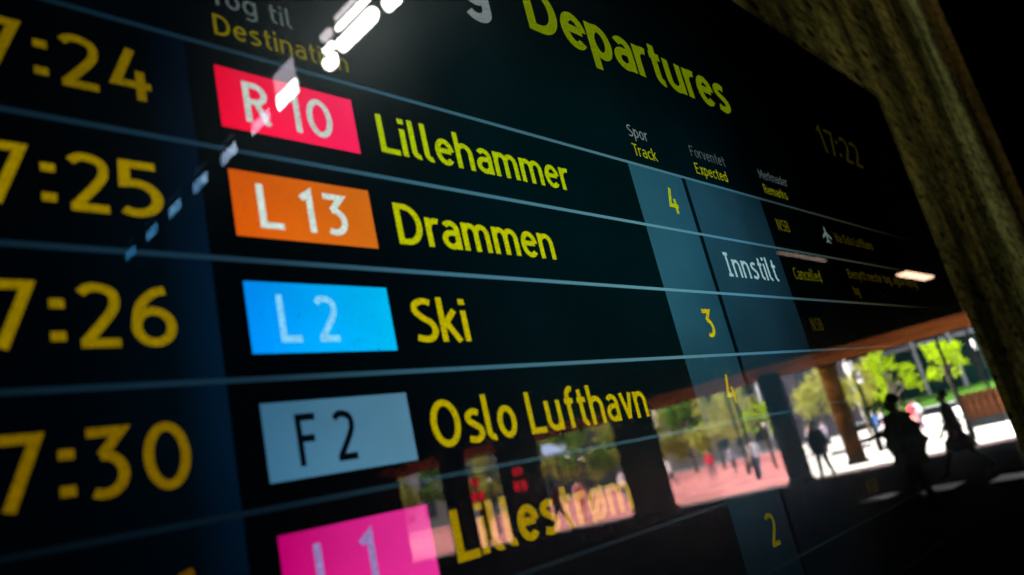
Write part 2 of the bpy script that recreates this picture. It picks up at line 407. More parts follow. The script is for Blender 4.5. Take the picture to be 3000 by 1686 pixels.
# ------------------------------------------------------------------ canopy columns
M_col = mat('dark_concrete_column', (.02, .021, .02), .9, spec=0, var=.2, vscale=2, bump=.3)
def round_column(x, y, r, m, label, bands=False, h=3.66):
    c = empty('canopy_column', (x, y, 0))
    s = MB(); s.tube([(0, 0, .0), (0, 0, h)], [r, r], 32); s.build('shaft', m, c, smooth=False)
    for p in c.children[0].data.polygons: p.use_smooth = len(p.vertices) == 4
    b = MB(); b.tube([(0, 0, .0), (0, 0, .12), (0, 0, .14)], [r + .06, r + .06, r + .02], 32); b.build('base_collar', M_black, c)
    t = MB(); t.tube([(0, 0, h - .14), (0, 0, h - .1), (0, 0, h)], [r + .02, r + .07, r + .07], 32); t.build('top_collar', M_black, c)
    if bands:
        for z in (1.15, 2.35):
            q = MB(); q.tube([(0, 0, z), (0, 0, z + .03)], [r + .008, r + .008], 32); q.build('joint_ring', M_black, c)
    tag(c, label, 'column', 'columns along the canopy edge'); return c
round_column(23.25, -10.35, .36, M_col, 'round dark column reflected behind the blue Track and Expected columns')
round_column(27.9, -10.25, .30, M_post, 'brown timber column beside the street lamp and the bright green trees', True)
def square_pier(x, y, hw, label):
    c = empty('canopy_column', (x, y, 0), rad(16.7))
    s = MB(); s.box(-hw, hw, -hw, hw, 0, 3.66); bevel(s.build('shaft', M_col, c), .04)
    b = MB(); b.box(-hw - .04, hw + .04, -hw - .04, hw + .04, 0, .15); b.build('plinth', M_black, c)
    t = MB(); t.box(-hw - .03, hw + .03, -hw - .03, hw + .03, 3.45, 3.655); t.build('capital', M_black, c)
    tag(c, label, 'column', 'columns along the canopy edge')
square_pier(21.3, -14.6, .52, 'square dark pier just right of the words Oslo Lufthavn')
square_pier(19.3, -18.3, .55, 'square dark pier below the words Oslo Lufthavn')
square_pier(18.3, -20.6, .36, 'slim square dark pier farthest left, above the pink badge')

# ------------------------------------------------------------------ lettering of the display: glyphs drawn as strokes
def arc(cx, cy, rx, ry, a0, a1, n=16):
    return [(cx + rx * math.cos(rad(a0 + (a1 - a0) * i / n)), cy + ry * math.sin(rad(a0 + (a1 - a0) * i / n))) for i in range(n + 1)]
def spl(pts, n=5):
    out = []
    P = [pts[0]] + list(pts) + [pts[-1]]
    for i in range(1, len(P) - 2):
        p0, p1, p2, p3 = P[i - 1:i + 3]
        for k in range(n):
            t = k / n
            out.append(tuple(.5 * ((2 * b) + (-a + c) * t + (2 * a - 5 * b + 4 * c - d) * t * t + (-a + 3 * b - 3 * c + d) * t ** 3) for a, b, c, d in zip(p0, p1, p2, p3)))
    out.append(pts[-1]); return out
HW = .0625; B0 = HW; XT = .74 - HW; CT = 1.0 - HW
bowl = arc(.20, .37, .20, .308, 0, 360, 24)
a_low = [[(.36, 0), (.36, .50)] + arc(.19, .50, .17, .178, 0, 148)[1:], [(.36, .42), (.20, .42)] + arc(.19, .24, .19, .18, 90, 270)[1:] + [(.26, .08), (.36, .17)]]
GL = {
 'n': ([[(0, 0), (0, .74)], [(0, .46)] + arc(.19, .47, .19, .208, 180, 0) + [(.38, 0)]], .62),
 'm': ([[(0, 0), (0, .74)], [(0, .46)] + arc(.165, .47, .165, .208, 180, 0) + [(.33, 0)], [(.33, .46)] + arc(.495, .47, .165, .208, 180, 0) + [(.66, 0)]], .90),
 'h': ([[(0, 0), (0, 1.04)], [(0, .46)] + arc(.19, .47, .19, .208, 180, 0) + [(.38, 0)]], .62),
 'r': ([[(0, 0), (0, .74)], [(0, .44)] + arc(.21, .45, .21, .228, 180, 72)], .40),
 'u': ([[(.38, .74), (.38, 0)], [(.0, .74), (0, .27)] + arc(.19, .27, .19, .208, 180, 360)], .62),
 'l': ([[(0, 1.04), (0, .20)] + arc(.13, .20, .13, .14, 180, 285)], .34),
 'i': ([[(0, 0), (0, .74)], [(0, .88), (0, 1.02)]], .25),
 'e': ([[(.0, .40), (.38, .40)], arc(.20, .37, .20, .308, 6, 318, 24)], .60),
 'a': (a_low, .58),
 'o': ([bowl], .62), 'ø': ([bowl, [(-.02, -.04), (.42, .78)]], .62),
 'å': (a_low + [arc(.19, .95, .07, .07, 0, 360, 12)], .58),
 's': ([spl([(.33, .64), (.20, .682), (.06, .62), (.05, .50), (.18, .40), (.32, .30), (.34, .16), (.20, .058), (.0, .10)])], .55),
 'k': ([[(0, 0), (0, 1.04)], [(.34, .74), (.02, .36)], [(.10, .45), (.38, 0)]], .58),
 'f': ([spl([(.34, .98), (.24, .99), (.14, .88), (.13, .74)]) + [(.13, 0)], [(0, .68), (.30, .68)]], .44),
 't': ([[(.12, .95), (.12, .22)] + arc(.26, .20, .14, .142, 180, 278), [(0, .68), (.30, .68)]], .47),
 'v': ([[(0, .74), (.19, .03)], [(.19, .03), (.38, .74)]], .58),
 'y': ([[(0, .74), (.20, .03)], [(.39, .74), (.12, -.26)]], .58),
 'x': ([[(0, .74), (.36, 0)], [(.36, .74), (0, 0)]], .56),
 'p': ([[(0, -.28), (0, .74)], bowl], .62), 'd': ([[(.40, 0), (.40, 1.04)], bowl], .64), 'b': ([[(0, 0), (0, 1.04)], bowl], .62),
 'g': ([bowl, [(.40, .74), (.40, -.06)] + arc(.20, -.06, .20, .19, 0, -140)], .64),
 'c': ([arc(.22, .37, .22, .308, 48, 312, 20)], .52),
 ',': ([[(.05, .10), (0, -.14)]], .25),
 'L': ([[(0, 1), (0, B0), (.42, B0)]], .56), 'I': ([[(.14, 0), (.14, 1)], [(0, CT), (.28, CT)], [(0, B0), (.28, B0)]], .50),
 'D': ([[(0, B0), (0, CT), (.16, CT)] + arc(.16, .5, .34, CT - .5, 90, -90, 18) + [(0, B0)]], .74),
 'S': ([spl([(.42, .90), (.24, .94), (.06, .86), (.04, .70), (.18, .56), (.38, .43), (.45, .26), (.36, .10), (.20, .06), (.0, .10)])], .66),
 'O': ([arc(.29, .5, .29, CT - .5, 0, 360, 28)], .82), 'T': ([[(0, CT), (.50, CT)], [(.25, CT), (.25, 0)]], .60),
 'F': ([[(0, 0), (0, CT), (.42, CT)], [(0, .52), (.36, .52)]], .58), 'E': ([[(.42, B0), (0, B0), (0, CT), (.42, CT)], [(0, .52), (.36, .52)]], .62),
 'R': ([[(0, 0), (0, CT), (.18, CT)] + arc(.18, .73, .22, .2075, 90, -90) + [(0, .5225)], [(.20, .52), (.44, 0)]], .66),
 'B': ([[(0, B0), (0, CT), (.18, CT)] + arc(.18, .73, .20, .2075, 90, -90) + [(0, .5225)], [(.18, .5225)] + arc(.20, .29, .23, .23, 90, -90) + [(0, B0)]], .66),
 'N': ([[(0, 0), (0, 1)], [(0, .95), (.42, .05)], [(.42, 0), (.42, 1)]], .68), 'M': ([[(0, 0), (0, 1)], [(0, .95), (.29, .25), (.58, .95)], [(.58, 0), (.58, 1)]], .84),
 'A': ([[(0, 0), (.27, .98)], [(.27, .98), (.54, 0)], [(.09, .33), (.45, .33)]], .70), 'V': ([[(0, 1), (.25, .03)], [(.25, .03), (.50, 1)]], .66),
 'C': ([arc(.28, .5, .28, CT - .5, 50, 310, 22)], .64),
 '0': ([arc(.25, .5, .25, CT - .5, 0, 360, 28)], .74), '1': ([[(.0, .80), (.19, .95), (.19, 0)]], .50),
 '2': ([spl([(.02, .84), (.12, .925), (.26, .935), (.42, .86), (.45, .69), (.37, .50), (.05, B0)]) , [(.0, B0), (.50, B0)]], .74),
 '3': ([[(.02, CT), (.44, CT), (.19, .60)] , [(.17, .60)] + arc(.20, .335, .25, .27, 90, -120, 18)], .72),
 '4': ([[(.26, 1), (.02, .30), (.52, .30)], [(.37, .58), (.37, 0)]], .76),
 '5': ([[(.45, CT), (.08, CT), (.07, .58)] + arc(.19, .33, .26, .27, 88, -125, 18)], .74),
 '6': ([spl([(.43, .93), (.26, .87), (.08, .66), (.02, .36)]), arc(.25, .32, .235, .26, 0, 360, 24)], .76),
 '7': ([[(0, CT), (.47, CT), (.16, 0)]], .70),
 ':': ([[(0, .10), (0, .24)], [(0, .60), (0, .74)]], .32),
}
def glyph_polys(ch, w=.125, _r=None):
    strokes, adv = GL[ch]; polys = []
    h = w / 2
    for st0 in strokes:
        st = st0; st = [p for i, p in enumerate(st) if i == 0 or math.hypot(p[0] - st[i - 1][0], p[1] - st[i - 1][1]) > 1e-4]
        hh = h * 1.12 if ch in ':i' and len(st) == 2 and abs(st[0][1] - st[1][1]) < .2 else h
        closed = math.hypot(st[0][0] - st[-1][0], st[0][1] - st[-1][1]) < 1e-3 and len(st) > 3
        L_, R_ = [], []
        n = len(st)
        for i in range(n):
            a = st[i - 1] if i > 0 else (st[-2] if closed else None)
            b = st[i + 1] if i < n - 1 else (st[1] if closed else None)
            ds = []
            if a: v = Vector((st[i][0] - a[0], st[i][1] - a[1])); ds.append(v.normalized())
            if b: v = Vector((b[0] - st[i][0], b[1] - st[i][1])); ds.append(v.normalized())
            if len(ds) == 2:
                t = ds[0] + ds[1]
                t = t.normalized() if t.length > 1e-6 else ds[0]
                nn = Vector((-t.y, t.x)); c = max(.42, nn.dot(Vector((-ds[0].y, ds[0].x))))
                off = nn * hh / c
            else:
                off = Vector((-ds[0].y, ds[0].x)) * hh
            L_.append((st[i][0] + off.x, st[i][1] + off.y)); R_.append((st[i][0] - off.x, st[i][1] - off.y))
        si = strokes.index(st0)
        for i in range(n - 1): polys.append([L_[i] + (si * 2 + i % 2,), R_[i] + (si * 2 + i % 2,), R_[i + 1] + (si * 2 + i % 2,), L_[i + 1] + (si * 2 + i % 2,)])
    return polys, adv

BX, BZ = 0.7, 0.9                                  # board origin
board = empty('departure_board', (BX, .026, BZ))
def bl(x, y, z): return (x - BX, y - .026, z - BZ)
def lettering(s, x0, x1, z, cap, m, parent=board, y=.0030, w=.125, name='lettering', cells=None):
    """flat print of string s: left edge x0, right edge x1, baseline z, capital height cap (world, on the board plane);
    cells gives left and right edges for every character instead"""
    mb = MB()
    def put(polys, a, sx, xo):
        for q in polys: mb.face([bl(xo + (px - a) * sx, y - .00001 * lay, z + pz * cap) for px, pz, lay in q])
    if cells:
        for ch, (c0, c1) in zip(s, cells):
            polys, adv = glyph_polys(ch, w, cap / max(1e-6, (c1 - c0)) * 1.0)
            a = min(p[0] for q in polys for p in q); b = max(p[0] for q in polys for p in q)
            put(polys, a, (c1 - c0) / (b - a), c0)
    else:
        polys = []; xo = 0.0
        for ch in s:
            if ch == ' ': xo += .30; continue
            g_, adv = glyph_polys(ch, w)
            polys += [[(px + xo, pz, lay) for px, pz, lay in q] for q in g_]; xo += adv
        a = min(p[0] for q in polys for p in q); b = max(p[0] for q in polys for p in q)
        put(polys, a, (x1 - x0) / (b - a), x0)
    o = mb.build(name, m, parent)
    if parent is not board: o.location = -Vector(parent.location)
    return o
def sheet(name, x0, x1, z0, z1, y, m, th=.0002):
    mb = MB(); a = bl(x0, y, z0); b = bl(x1, y + th, z1)
    mb.box(a[0], b[0], a[1], b[1], a[2], b[2]); return mb.build(name, m, board)

XR, ZT, ZB, XL = 1.7213, 2.2469, .92, -.45
# casing and glass
mb = MB(); a = bl(XL, .0060, ZB); b = bl(XR, .055, ZT); mb.box(a[0], b[0], a[1], b[1], a[2], b[2]); mb.build('casing', M_black, board)
M_glass = bpy.data.materials.new('board_glass'); M_glass.use_nodes = True
n_ = M_glass.node_tree.nodes; l_ = M_glass.node_tree.links; n_.remove(n_['Principled BSDF'])
tr = n_.new('ShaderNodeBsdfTransparent'); tr.inputs[0].default_value = (1, 1, 1, 1)
g1 = n_.new('ShaderNodeBsdfGlossy'); g1.inputs['Roughness'].default_value = .004; g1.inputs[0].default_value = (1, 1, 1, 1)
g2 = n_.new('ShaderNodeBsdfGlossy'); g2.inputs['Roughness'].default_value = .27; g2.inputs[0].default_value = (.75, .95, 1, 1)
tc = n_.new('ShaderNodeTexCoord'); ns = n_.new('ShaderNodeTexNoise'); ns.inputs['Scale'].default_value = 5; ns.inputs['Detail'].default_value = 5
l_.new(tc.outputs['Object'], ns.inputs['Vector'])
mr = n_.new('ShaderNodeMapRange'); mr.inputs['From Min'].default_value = .3; mr.inputs['From Max'].default_value = .7; mr.inputs['To Min'].default_value = .03; mr.inputs['To Max'].default_value = .22
l_.new(ns.outputs['Fac'], mr.inputs['Value'])
spx = n_.new('ShaderNodeSeparateXYZ'); l_.new(tc.outputs['Object'], spx.inputs[0])        # rough lobe stronger at left, added as glow around the lamps
mrx = n_.new('ShaderNodeMapRange'); mrx.inputs['From Min'].default_value = -.35; mrx.inputs['From Max'].default_value = .35; mrx.inputs['To Min'].default_value = 1; mrx.inputs['To Max'].default_value = .12
l_.new(spx.outputs[0], mrx.inputs['Value']); mlx = n_.new('ShaderNodeMath'); mlx.operation = 'MULTIPLY'; l_.new(mr.outputs[0], mlx.inputs[0]); l_.new(mrx.outputs[0], mlx.inputs[1])
gm = n_.new('ShaderNodeMixShader'); l_.new(mlx.outputs[0], gm.inputs[0]); l_.new(g1.outputs[0], gm.inputs[1]); l_.new(g2.outputs[0], gm.inputs[2])
fr = n_.new('ShaderNodeFresnel'); fr.inputs['IOR'].default_value = 1.62
mx = n_.new('ShaderNodeMixShader'); l_.new(fr.outputs[0], mx.inputs[0]); l_.new(tr.outputs[0], mx.inputs[1]); l_.new(gm.outputs[0], mx.inputs[2])
l_.new(mx.outputs[0], n_['Material Output'].inputs[0])
M_clear = bpy.data.materials.new('glass_inside'); M_clear.use_nodes = True
n2 = M_clear.node_tree.nodes; n2.remove(n2['Principled BSDF']); t2 = n2.new('ShaderNodeBsdfTransparent')
M_clear.node_tree.links.new(t2.outputs[0], n2['Material Output'].inputs[0])
mb = MB(); a = bl(XL, 0, ZB); b = bl(XR, .0025, ZT); mb.box(a[0], b[0], a[1], b[1], a[2], b[2])
mb.mi = [1, 1, 0, 1, 1, 1]
glass = mb.build('glass_pane', [M_glass, M_clear], board)

ox = lambda x: x - BX
oz = lambda z: z - BZ
LZ = [1.8875, 1.8196, 1.7525, 1.6860, 1.6205, 1.5534, 1.4864, 1.4194, 1.3524]
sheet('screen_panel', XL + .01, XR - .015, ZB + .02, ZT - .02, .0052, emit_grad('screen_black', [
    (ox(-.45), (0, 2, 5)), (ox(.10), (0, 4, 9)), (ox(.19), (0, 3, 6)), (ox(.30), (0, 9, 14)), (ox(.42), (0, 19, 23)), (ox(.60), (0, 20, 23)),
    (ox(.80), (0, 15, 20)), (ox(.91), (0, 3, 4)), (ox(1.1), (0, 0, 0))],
    [(oz(.92), .05), (oz(1.5), .25), (oz(1.66), .6), (oz(1.80), 1.0), (oz(1.93), .9), (oz(2.03), .35), (oz(2.15), .03)], grain=.15))  # vignette at the edges and bottom put into the panel colour
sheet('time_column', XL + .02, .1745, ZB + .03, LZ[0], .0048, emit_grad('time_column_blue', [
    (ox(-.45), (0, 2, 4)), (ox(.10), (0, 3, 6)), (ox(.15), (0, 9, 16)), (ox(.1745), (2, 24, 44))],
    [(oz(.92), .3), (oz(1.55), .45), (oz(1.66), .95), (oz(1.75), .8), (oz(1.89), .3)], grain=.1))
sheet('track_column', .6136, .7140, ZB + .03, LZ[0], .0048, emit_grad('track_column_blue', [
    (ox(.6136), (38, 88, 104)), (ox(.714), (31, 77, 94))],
    [(oz(.92), .0), (oz(1.42), .02), (oz(1.50), .07), (oz(1.60), .26), (oz(1.72), .8), (oz(1.80), 1.0), (oz(1.89), .95)], grain=.22))  # downward fade is vignette worked into the column colour
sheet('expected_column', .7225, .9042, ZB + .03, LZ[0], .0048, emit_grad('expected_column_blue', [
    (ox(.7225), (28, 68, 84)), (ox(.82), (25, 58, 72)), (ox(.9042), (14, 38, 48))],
    [(oz(.92), .0), (oz(1.42), .02), (oz(1.50), .05), (oz(1.60), .20), (oz(1.66), .42), (oz(1.74), .9), (oz(1.80), 1.0), (oz(1.89), .9)], grain=.22))  # lower part dimmed in colour, following the same vignette
M_line = emit_grad('row_line_blue', [
    (ox(-.45), (4, 12, 16)), (ox(.05), (10, 28, 36)), (ox(.17), (24, 52, 70)), (ox(.20), (30, 58, 74)), (ox(.34), (62, 112, 132)), (ox(.60), (96, 152, 164)),
    (ox(.80), (74, 136, 164)), (ox(.93), (56, 84, 88)), (ox(1.15), (60, 62, 46)), (ox(1.45), (14, 14, 8)), (ox(1.60), (0, 0, 0))],
    [(oz(.92), .0), (oz(1.42), .01), (oz(1.50), .03), (oz(1.5534), .06), (oz(1.6205), .25), (oz(1.686), .75), (oz(1.76), 1.0), (oz(1.83), .85), (oz(1.9), .55)])  # lines dim to the left and bottom: vignette painted into their colour
for z in LZ:
    sheet('row_line', XL + .02, 1.62, z - .0014, z + .0014, .0043, M_line)

def amber(name, c): return emit(name, c)
# header
M_w = emit('header_white', (112, 122, 122)); M_w2 = emit('header_white_dim', (72, 82, 82))
M_y = emit('header_green_yellow', (104, 122, 0)); M_y2 = emit('subheader_yellow', (150, 158, 0)); M_y3 = emit('subheader_yellow_dim', (112, 118, 0))
M_yd = emit('remarks_yellow', (98, 98, 0)); M_yf = emit('remarks_yellow_faint', (62, 54, 0)); M_ydest = emit('destination_header_yellow', (104, 96, 0))
lettering('Departures', .5075, .9054, 2.008, .056, M_y, w=.17)
lettering('Avgang', .215, .4560, 2.008, .056, M_w, w=.17)
lettering('Tog til', .1930, .2480, 1.9172, .0145, M_w2)
lettering('Destination', .1930, .2869, 1.8955, .0145, M_ydest)
lettering('Spor', .6280, .6645, 1.9190, .0140, M_w, w=.105)
lettering('Track', .6280, .6715, 1.8970, .0140, M_y2, w=.105)
lettering('Forventet', .7510, .8320, 1.9190, .0140, M_w2, w=.105)
lettering('Expected', .7510, .8249, 1.8970, .0140, M_y2, w=.105)
lettering('Merknader', .9245, 1.0120, 1.9190, .0140, M_w2, w=.105)
lettering('Remarks', .9245, .9950, 1.8970, .0140, M_y3, w=.105)
lettering('17:22', 1.2200, 1.4054, 2.0145, .050, emit('clock_yellow', (38, 36, 0)))
# times
tz = [1.8385, 1.7712, 1.7042, 1.6372, 1.5712]
tm = ['17:24', '17:25', '17:26', '17:30', '17:36']
tcol = [(112, 92, 0), (142, 118, 0), (136, 112, 0), (116, 90, 0), (86, 58, 0)]  # vignette dimming included in the colour of each time
for z, s, c in zip(tz, tm, tcol):
    lettering(s, 0, 0, z, .0305, emit('time_amber', c), w=.135, cells=((.0560, .0645), (.0745, .0934), (.0980, .1040), (.1090, .1272), (.1316, .1525)))
# destinations
dst = [('Lillehammer', .3020, .5059, (166, 188, 0)), ('Drammen', .3020, .4601, (182, 190, 0)), ('Ski', .3005, .3474, (186, 172, 0)),
       ('Oslo Lufthavn', .2985, .5303, (172, 154, 0)), ('Lillestrøm', .2990, .4780, (150, 122, 0))]  # colour per name, lower rows dimmed for the vignette
for z, (s, x0, x1, c) in zip(tz, dst):
    lettering(s, x0, x1, z, .0292, emit('destination_yellow', c), w=.14 if s != 'Lillestrøm' else .17)
# badges (badge > lettering)
bd = [('R 10', (236, 0, 48), (255, 30, 92), (190, 204, 196), 'red badge reading R 10'),
      ('L 13', (214, 88, 8), (214, 110, 22), (206, 226, 216), 'orange badge reading L 13'),
      ('L 2', (0, 146, 255), (0, 194, 255), (128, 212, 255), 'bright blue badge reading L 2'),
      ('F 2', (58, 108, 138), (82, 130, 156), (2, 8, 14), 'pale grey blue badge reading F 2'),
      ('L 1', (196, 0, 112), (236, 50, 156), (148, 124, 184), 'magenta badge reading L 1')]
tx = [(.2055, .2655), (.2050, .2655), (.2075, .2450), (.2080, .2440), (.2080, .2440)]
for i, (s, c1, c2, ct, lab) in enumerate(bd):
    zc = tz[i]
    b = MB(); b.box(-.0470, .0470, 0, .0002, -.0202, .0202)
    o = b.build('badge', emit_grad('badge_colour', [(-.047, c1), (.047, c2)], grain=.12), board)
    o.location = bl(.2374, .0038, zc + .0155); o['label'] = lab
    lettering(s, tx[i][0], tx[i][1], zc + .0012, .0272, emit('badge_lettering', ct), parent=o, y=.0030, w=.14)
# track numbers, expected, remarks
M_tr = [emit('track_yellow', c) for c in ((166, 186, 0), (190, 176, 0), (170, 150, 0), (84, 76, 4))]
for z, s, m in ((tz[0], '4', M_tr[0]), (tz[2], '3', M_tr[1]), (tz[3], '4', M_tr[2]), (1.5040, '2', M_tr[3])):
    lettering(s, .6670, .6850, z, .0290, m, w=.15)
lettering('Innstilt', .7512, .8772, tz[1] + .0015, .0285, emit('status_white', (150, 192, 196)))
for z, m, s, x1 in ((1.8455, M_yd, 'NSB', .9637), (1.7785, M_yd, 'Cancelled', 1.0143), (1.7105, M_yf, 'NSB', .9636), (1.5100, emit('remarks_faint', (46, 38, 0)), 'NSB', .9636)):
    lettering(s, .9283, x1, z, .0165, m, w=.085)
lettering('Via Oslo Lufthavn', 1.1243, 1.2848, 1.8470, .0150, M_yf, w=.10)
lettering('Benytt neste tog, også flytog', 1.1239, 1.4571, 1.7900, .0150, M_yf, w=.10)
lettering('tog', 1.1221, 1.1453, 1.7640, .0150, M_yf, w=.10)
# aeroplane pictogram
mb = MB(); cx, cz = 1.0930, 1.8560
def pf(pts):
    mb.face([bl(cx + px, .0030, cz + pz) for px, pz in pts])
pf([(-.003, -.013), (.003, -.013), (.003, .008), (0, .013), (-.003, .008)])
pf([(.003, .004), (.003, -.002), (.016, -.008), (.016, -.004)]); pf([(-.003, -.002), (-.003, .004), (-.016, -.004), (-.016, -.008)])
pf([(.003, -.009), (.003, -.012), (.008, -.015), (.008, -.012)]); pf([(-.003, -.012), (-.003, -.009), (-.008, -.012), (-.008, -.015)])
mb.build('aeroplane_symbol', emit('symbol_white', (92, 116, 112)), board)
# black seam between the Track and Expected columns
tag(board, 'large black glass departures screen with yellow train times and coloured line badges', 'departure board')

# ------------------------------------------------------------------ trees
def leaf_mat(name, c, trans):
    m = bpy.data.materials.new(name); m.use_nodes = True
    n = m.node_tree.nodes; l = m.node_tree.links; n.remove(n['Principled BSDF'])
    d = n.new('ShaderNodeBsdfDiffuse'); t = n.new('ShaderNodeBsdfTranslucent')
    gi = n.new('ShaderNodeNewGeometry'); r = n.new('ShaderNodeValToRGB')
    r.color_ramp.elements[0].color = (*[x * .7 for x in c], 1); r.color_ramp.elements[1].color = (*[min(1, x * 1.4) for x in c], 1)
    l.new(gi.outputs['Random Per Island'], r.inputs[0])
    l.new(r.outputs[0], d.inputs[0]); l.new(r.outputs[0], t.inputs[0])
    mx = n.new('ShaderNodeMixShader'); mx.inputs[0].default_value = trans
    l.new(d.outputs[0], mx.inputs[1]); l.new(t.outputs[0], mx.inputs[2]); l.new(mx.outputs[0], n['Material Output'].inputs[0])
    return m
M_bark = mat('bark', (.07, .05, .035), .9, var=.3, bump=.5, bscale=12)
LM = {'lime': leaf_mat('lime_leaves', (.25, .36, .006), .5), 'olive': leaf_mat('yellow_green_leaves', (.30, .30, .06), .4), 'green': leaf_mat('green_leaves', (.11, .19, .03), .4)}
def make_tree_mesh(seed, H, zc0, R, leafm, nclump, nleaf, lsz, tight=1.0):
    rnd = random.Random(seed)
    tk = MB(); tips = []
    z0 = zc0
    tk.tube([(0, 0, 0), (.05, .02, z0 * .5), (.0, .05, z0), (.03, 0, z0 + (H - z0) * .35)], [.17, .12, .10, .07], 8)
    for i in range(11):
        a = rnd.uniform(0, 6.28) ; up = rnd.uniform(.15, .95); rr = R * rnd.uniform(.55, 1.05) * math.sin(math.pi * (.22 + .66 * up)) 
        zs = z0 + (H - z0) * rnd.uniform(-.05, .35)
        end = Vector((math.cos(a) * rr, math.sin(a) * rr, z0 + (H - z0) * up))
        mid = Vector((end.x * .45, end.y * .45, (zs + end.z) / 2 + .1))
        tk.tube([(0, 0, zs), mid, end], [.055, .035, .012], 6)
        tips += [mid.lerp(end, t) + Vector((rnd.gauss(0, .18), rnd.gauss(0, .18), rnd.gauss(0, .15))) for t in (.35, .7, 1.0, 1.08)]
    lf_ = MB()
    for _ in range(nclump):
        t = rnd.choice(tips); c = t + Vector((rnd.gauss(0, .28), rnd.gauss(0, .28), rnd.gauss(0, .22))) * (.6 + .4 * tight)
        cr = rnd.uniform(.08, .26) * tight
        for _ in range(nleaf):
            p = c + Vector((rnd.gauss(0, cr), rnd.gauss(0, cr), rnd.gauss(0, cr)))
            u = Vector((rnd.gauss(0, 1), rnd.gauss(0, 1), rnd.gauss(0, .6))).normalized(); w_ = u.orthogonal().normalized()
            w_ = (w_ + u.cross(w_) * rnd.uniform(-1, 1)).normalized(); s = lsz * rnd.uniform(.6, 1.3)
            lf_.face([p - u * s, p + w_ * s * .6, p + u * s, p - w_ * s * .6])
    return tk.mesh('trunk', M_bark, True), lf_.mesh('crown', leafm)
def tree(meshes, x, y, label, s=1.0, rz=0.0, group='trees on the plaza'):
    t = empty('plaza_tree', (x, y, 0), rz); t.scale = (s, s, s)
    for nm, me in zip(('trunk', 'crown'), meshes):
        o = bpy.data.objects.new(nm, me); COL.objects.link(o); o.parent = t
    tag(t, label, 'tree', group)
tmA = make_tree_mesh(3, 4.95, 2.0, 1.8, LM['lime'], 330, 15, .062, .36)
tmB = make_tree_mesh(11, 5.1, 2.2, 1.75, LM['lime'], 310, 15, .062, .36)
tmC = make_tree_mesh(21, 5.8, 2.0, 1.7, LM['olive'], 200, 18, .10)
tmD = make_tree_mesh(31, 6.5, 1.7, 2.4, LM['green'], 260, 20, .14)
tmE = make_tree_mesh(41, 6.2, 1.5, 2.2, LM['olive'], 240, 20, .13)
tree(tmA, 52.5, -15.9, 'bright lime green tree, left of the pair beside the brown column')
tree(tmB, 53.4, -12.85, 'bright lime green tree, right of the pair, behind a thin black pole')
tree(tmC, 55.6, -22.3, 'thin yellow green tree between the dark round column and the timber column')
tree(tmC, 61.2, -21.3, 'thin yellow green tree directly behind the street lamp', 1.0, 1.2)
tree(tmC, *plz(27.3, 50), 'yellow green tree left of the dark round column, behind black poles', .95, 2.1)
tree(tmB, *plz(25.75, 47), 'small lime tree partly hidden by the dark round column', .72, .6)
for i, (b, d, tm_, s) in enumerate(((29.2, 62, tmE, 1.0), (31.2, 70, tmD, 1.0), (33.0, 72, tmE, .95), (35.0, 76, tmD, 1.0), (37.0, 66, tmE, 1.0), (39.2, 60, tmD, .95), (41.0, 70, tmE, 1.1),
                                  (43.5, 75, tmD, 1.0), (46.5, 72, tmE, 1.0), (49.5, 76, tmD, 1.05), (53, 76, tmE, 1.0), (57, 78, tmD, 1.0))):
    tree(tm_, *plz(b, d), '%s tree in the background row, number %s counted from the round column' % ('yellow green' if tm_ is tmE else 'dark green',
         ['one', 'two', 'three', 'four', 'five', 'six', 'seven', 'eight', 'nine', 'ten', 'eleven', 'twelve'][i]), s, i * 1.3, 'row of trees behind the pink plaza')

# ------------------------------------------------------------------ buildings beyond the plaza
M_teal = mat('dark_teal_glass', (.0025, .013, .011), .9, spec=0); M_frame = mat('dark_frame', (.012, .014, .015), .9, spec=0)
M_purple = mat('purple_grey_brick', (.045, .034, .045), .9, var=.25, vscale=2)
M_cream = mat('pinkish_render', (.26, .20, .18), .9, var=.15, vscale=.5)
M_winb = mat('dark_window', (.02, .025, .03), .3, spec=.2)
def facade(name, b0, b1, d0, d1, h, wallm, panem, bay, floor, z0, sill, nfl, label, ratio=.8):
    p0 = Vector((*plz(b0, d0), 0)); p1 = Vector((*plz(b1, d1), 0)); u = (p1 - p0); Lh = u.length; u.normalize()
    ang = math.atan2(u.y, u.x); e = empty(name, p0, ang)      # local +x runs along the facade, local +y points away from the plaza or to it
    nb = Vector((-u.y, u.x, 0)); sgn = 1 if nb.dot(p0) > 0 else -1
    w_ = MB(); w_.box(0, Lh, min(0, sgn * 8), max(0, sgn * 8), 0, h); w_.build('wall', wallm, e)
    r_ = MB(); r_.box(-.2, Lh + .2, min(-sgn * .3, sgn * 8.2), max(-sgn * .3, sgn * 8.2), h + .001, h + .4); r_.build('roof', M_frame, e)
    nbay = int(Lh / bay)
    bw, fh = bay * ratio, floor * .78
    q = MB(); q.box(-bw / 2, bw / 2, -.04, .04, 0, fh); pm = q.mesh('pane', panem)
    q = MB(); q.box(-bw / 2 - .06, -bw / 2, -.09, .09, 0, fh); q.box(bw / 2, bw / 2 + .06, -.09, .09, 0, fh); q.box(-bw / 2 - .06, bw / 2 + .06, -.1, .1, -.08, -.001); q.box(-bw / 2 - .06, bw / 2 + .06, -.1, .1, fh + .001, fh + .08)
    wm_ = q.mesh('window', M_frame)
    for f in range(nfl):
        for i in range(nbay):
            o = bpy.data.objects.new('window', wm_); COL.objects.link(o); o.parent = e; o.location = ((i + .5) * bay, -sgn * .02, z0 + f * floor + sill)
            o2 = bpy.data.objects.new('pane', pm); COL.objects.link(o2); o2.parent = o
    tag(e, label, 'building'); return e, sgn, Lh
M_cw = mat('column_white', (.07, .072, .07), .6)
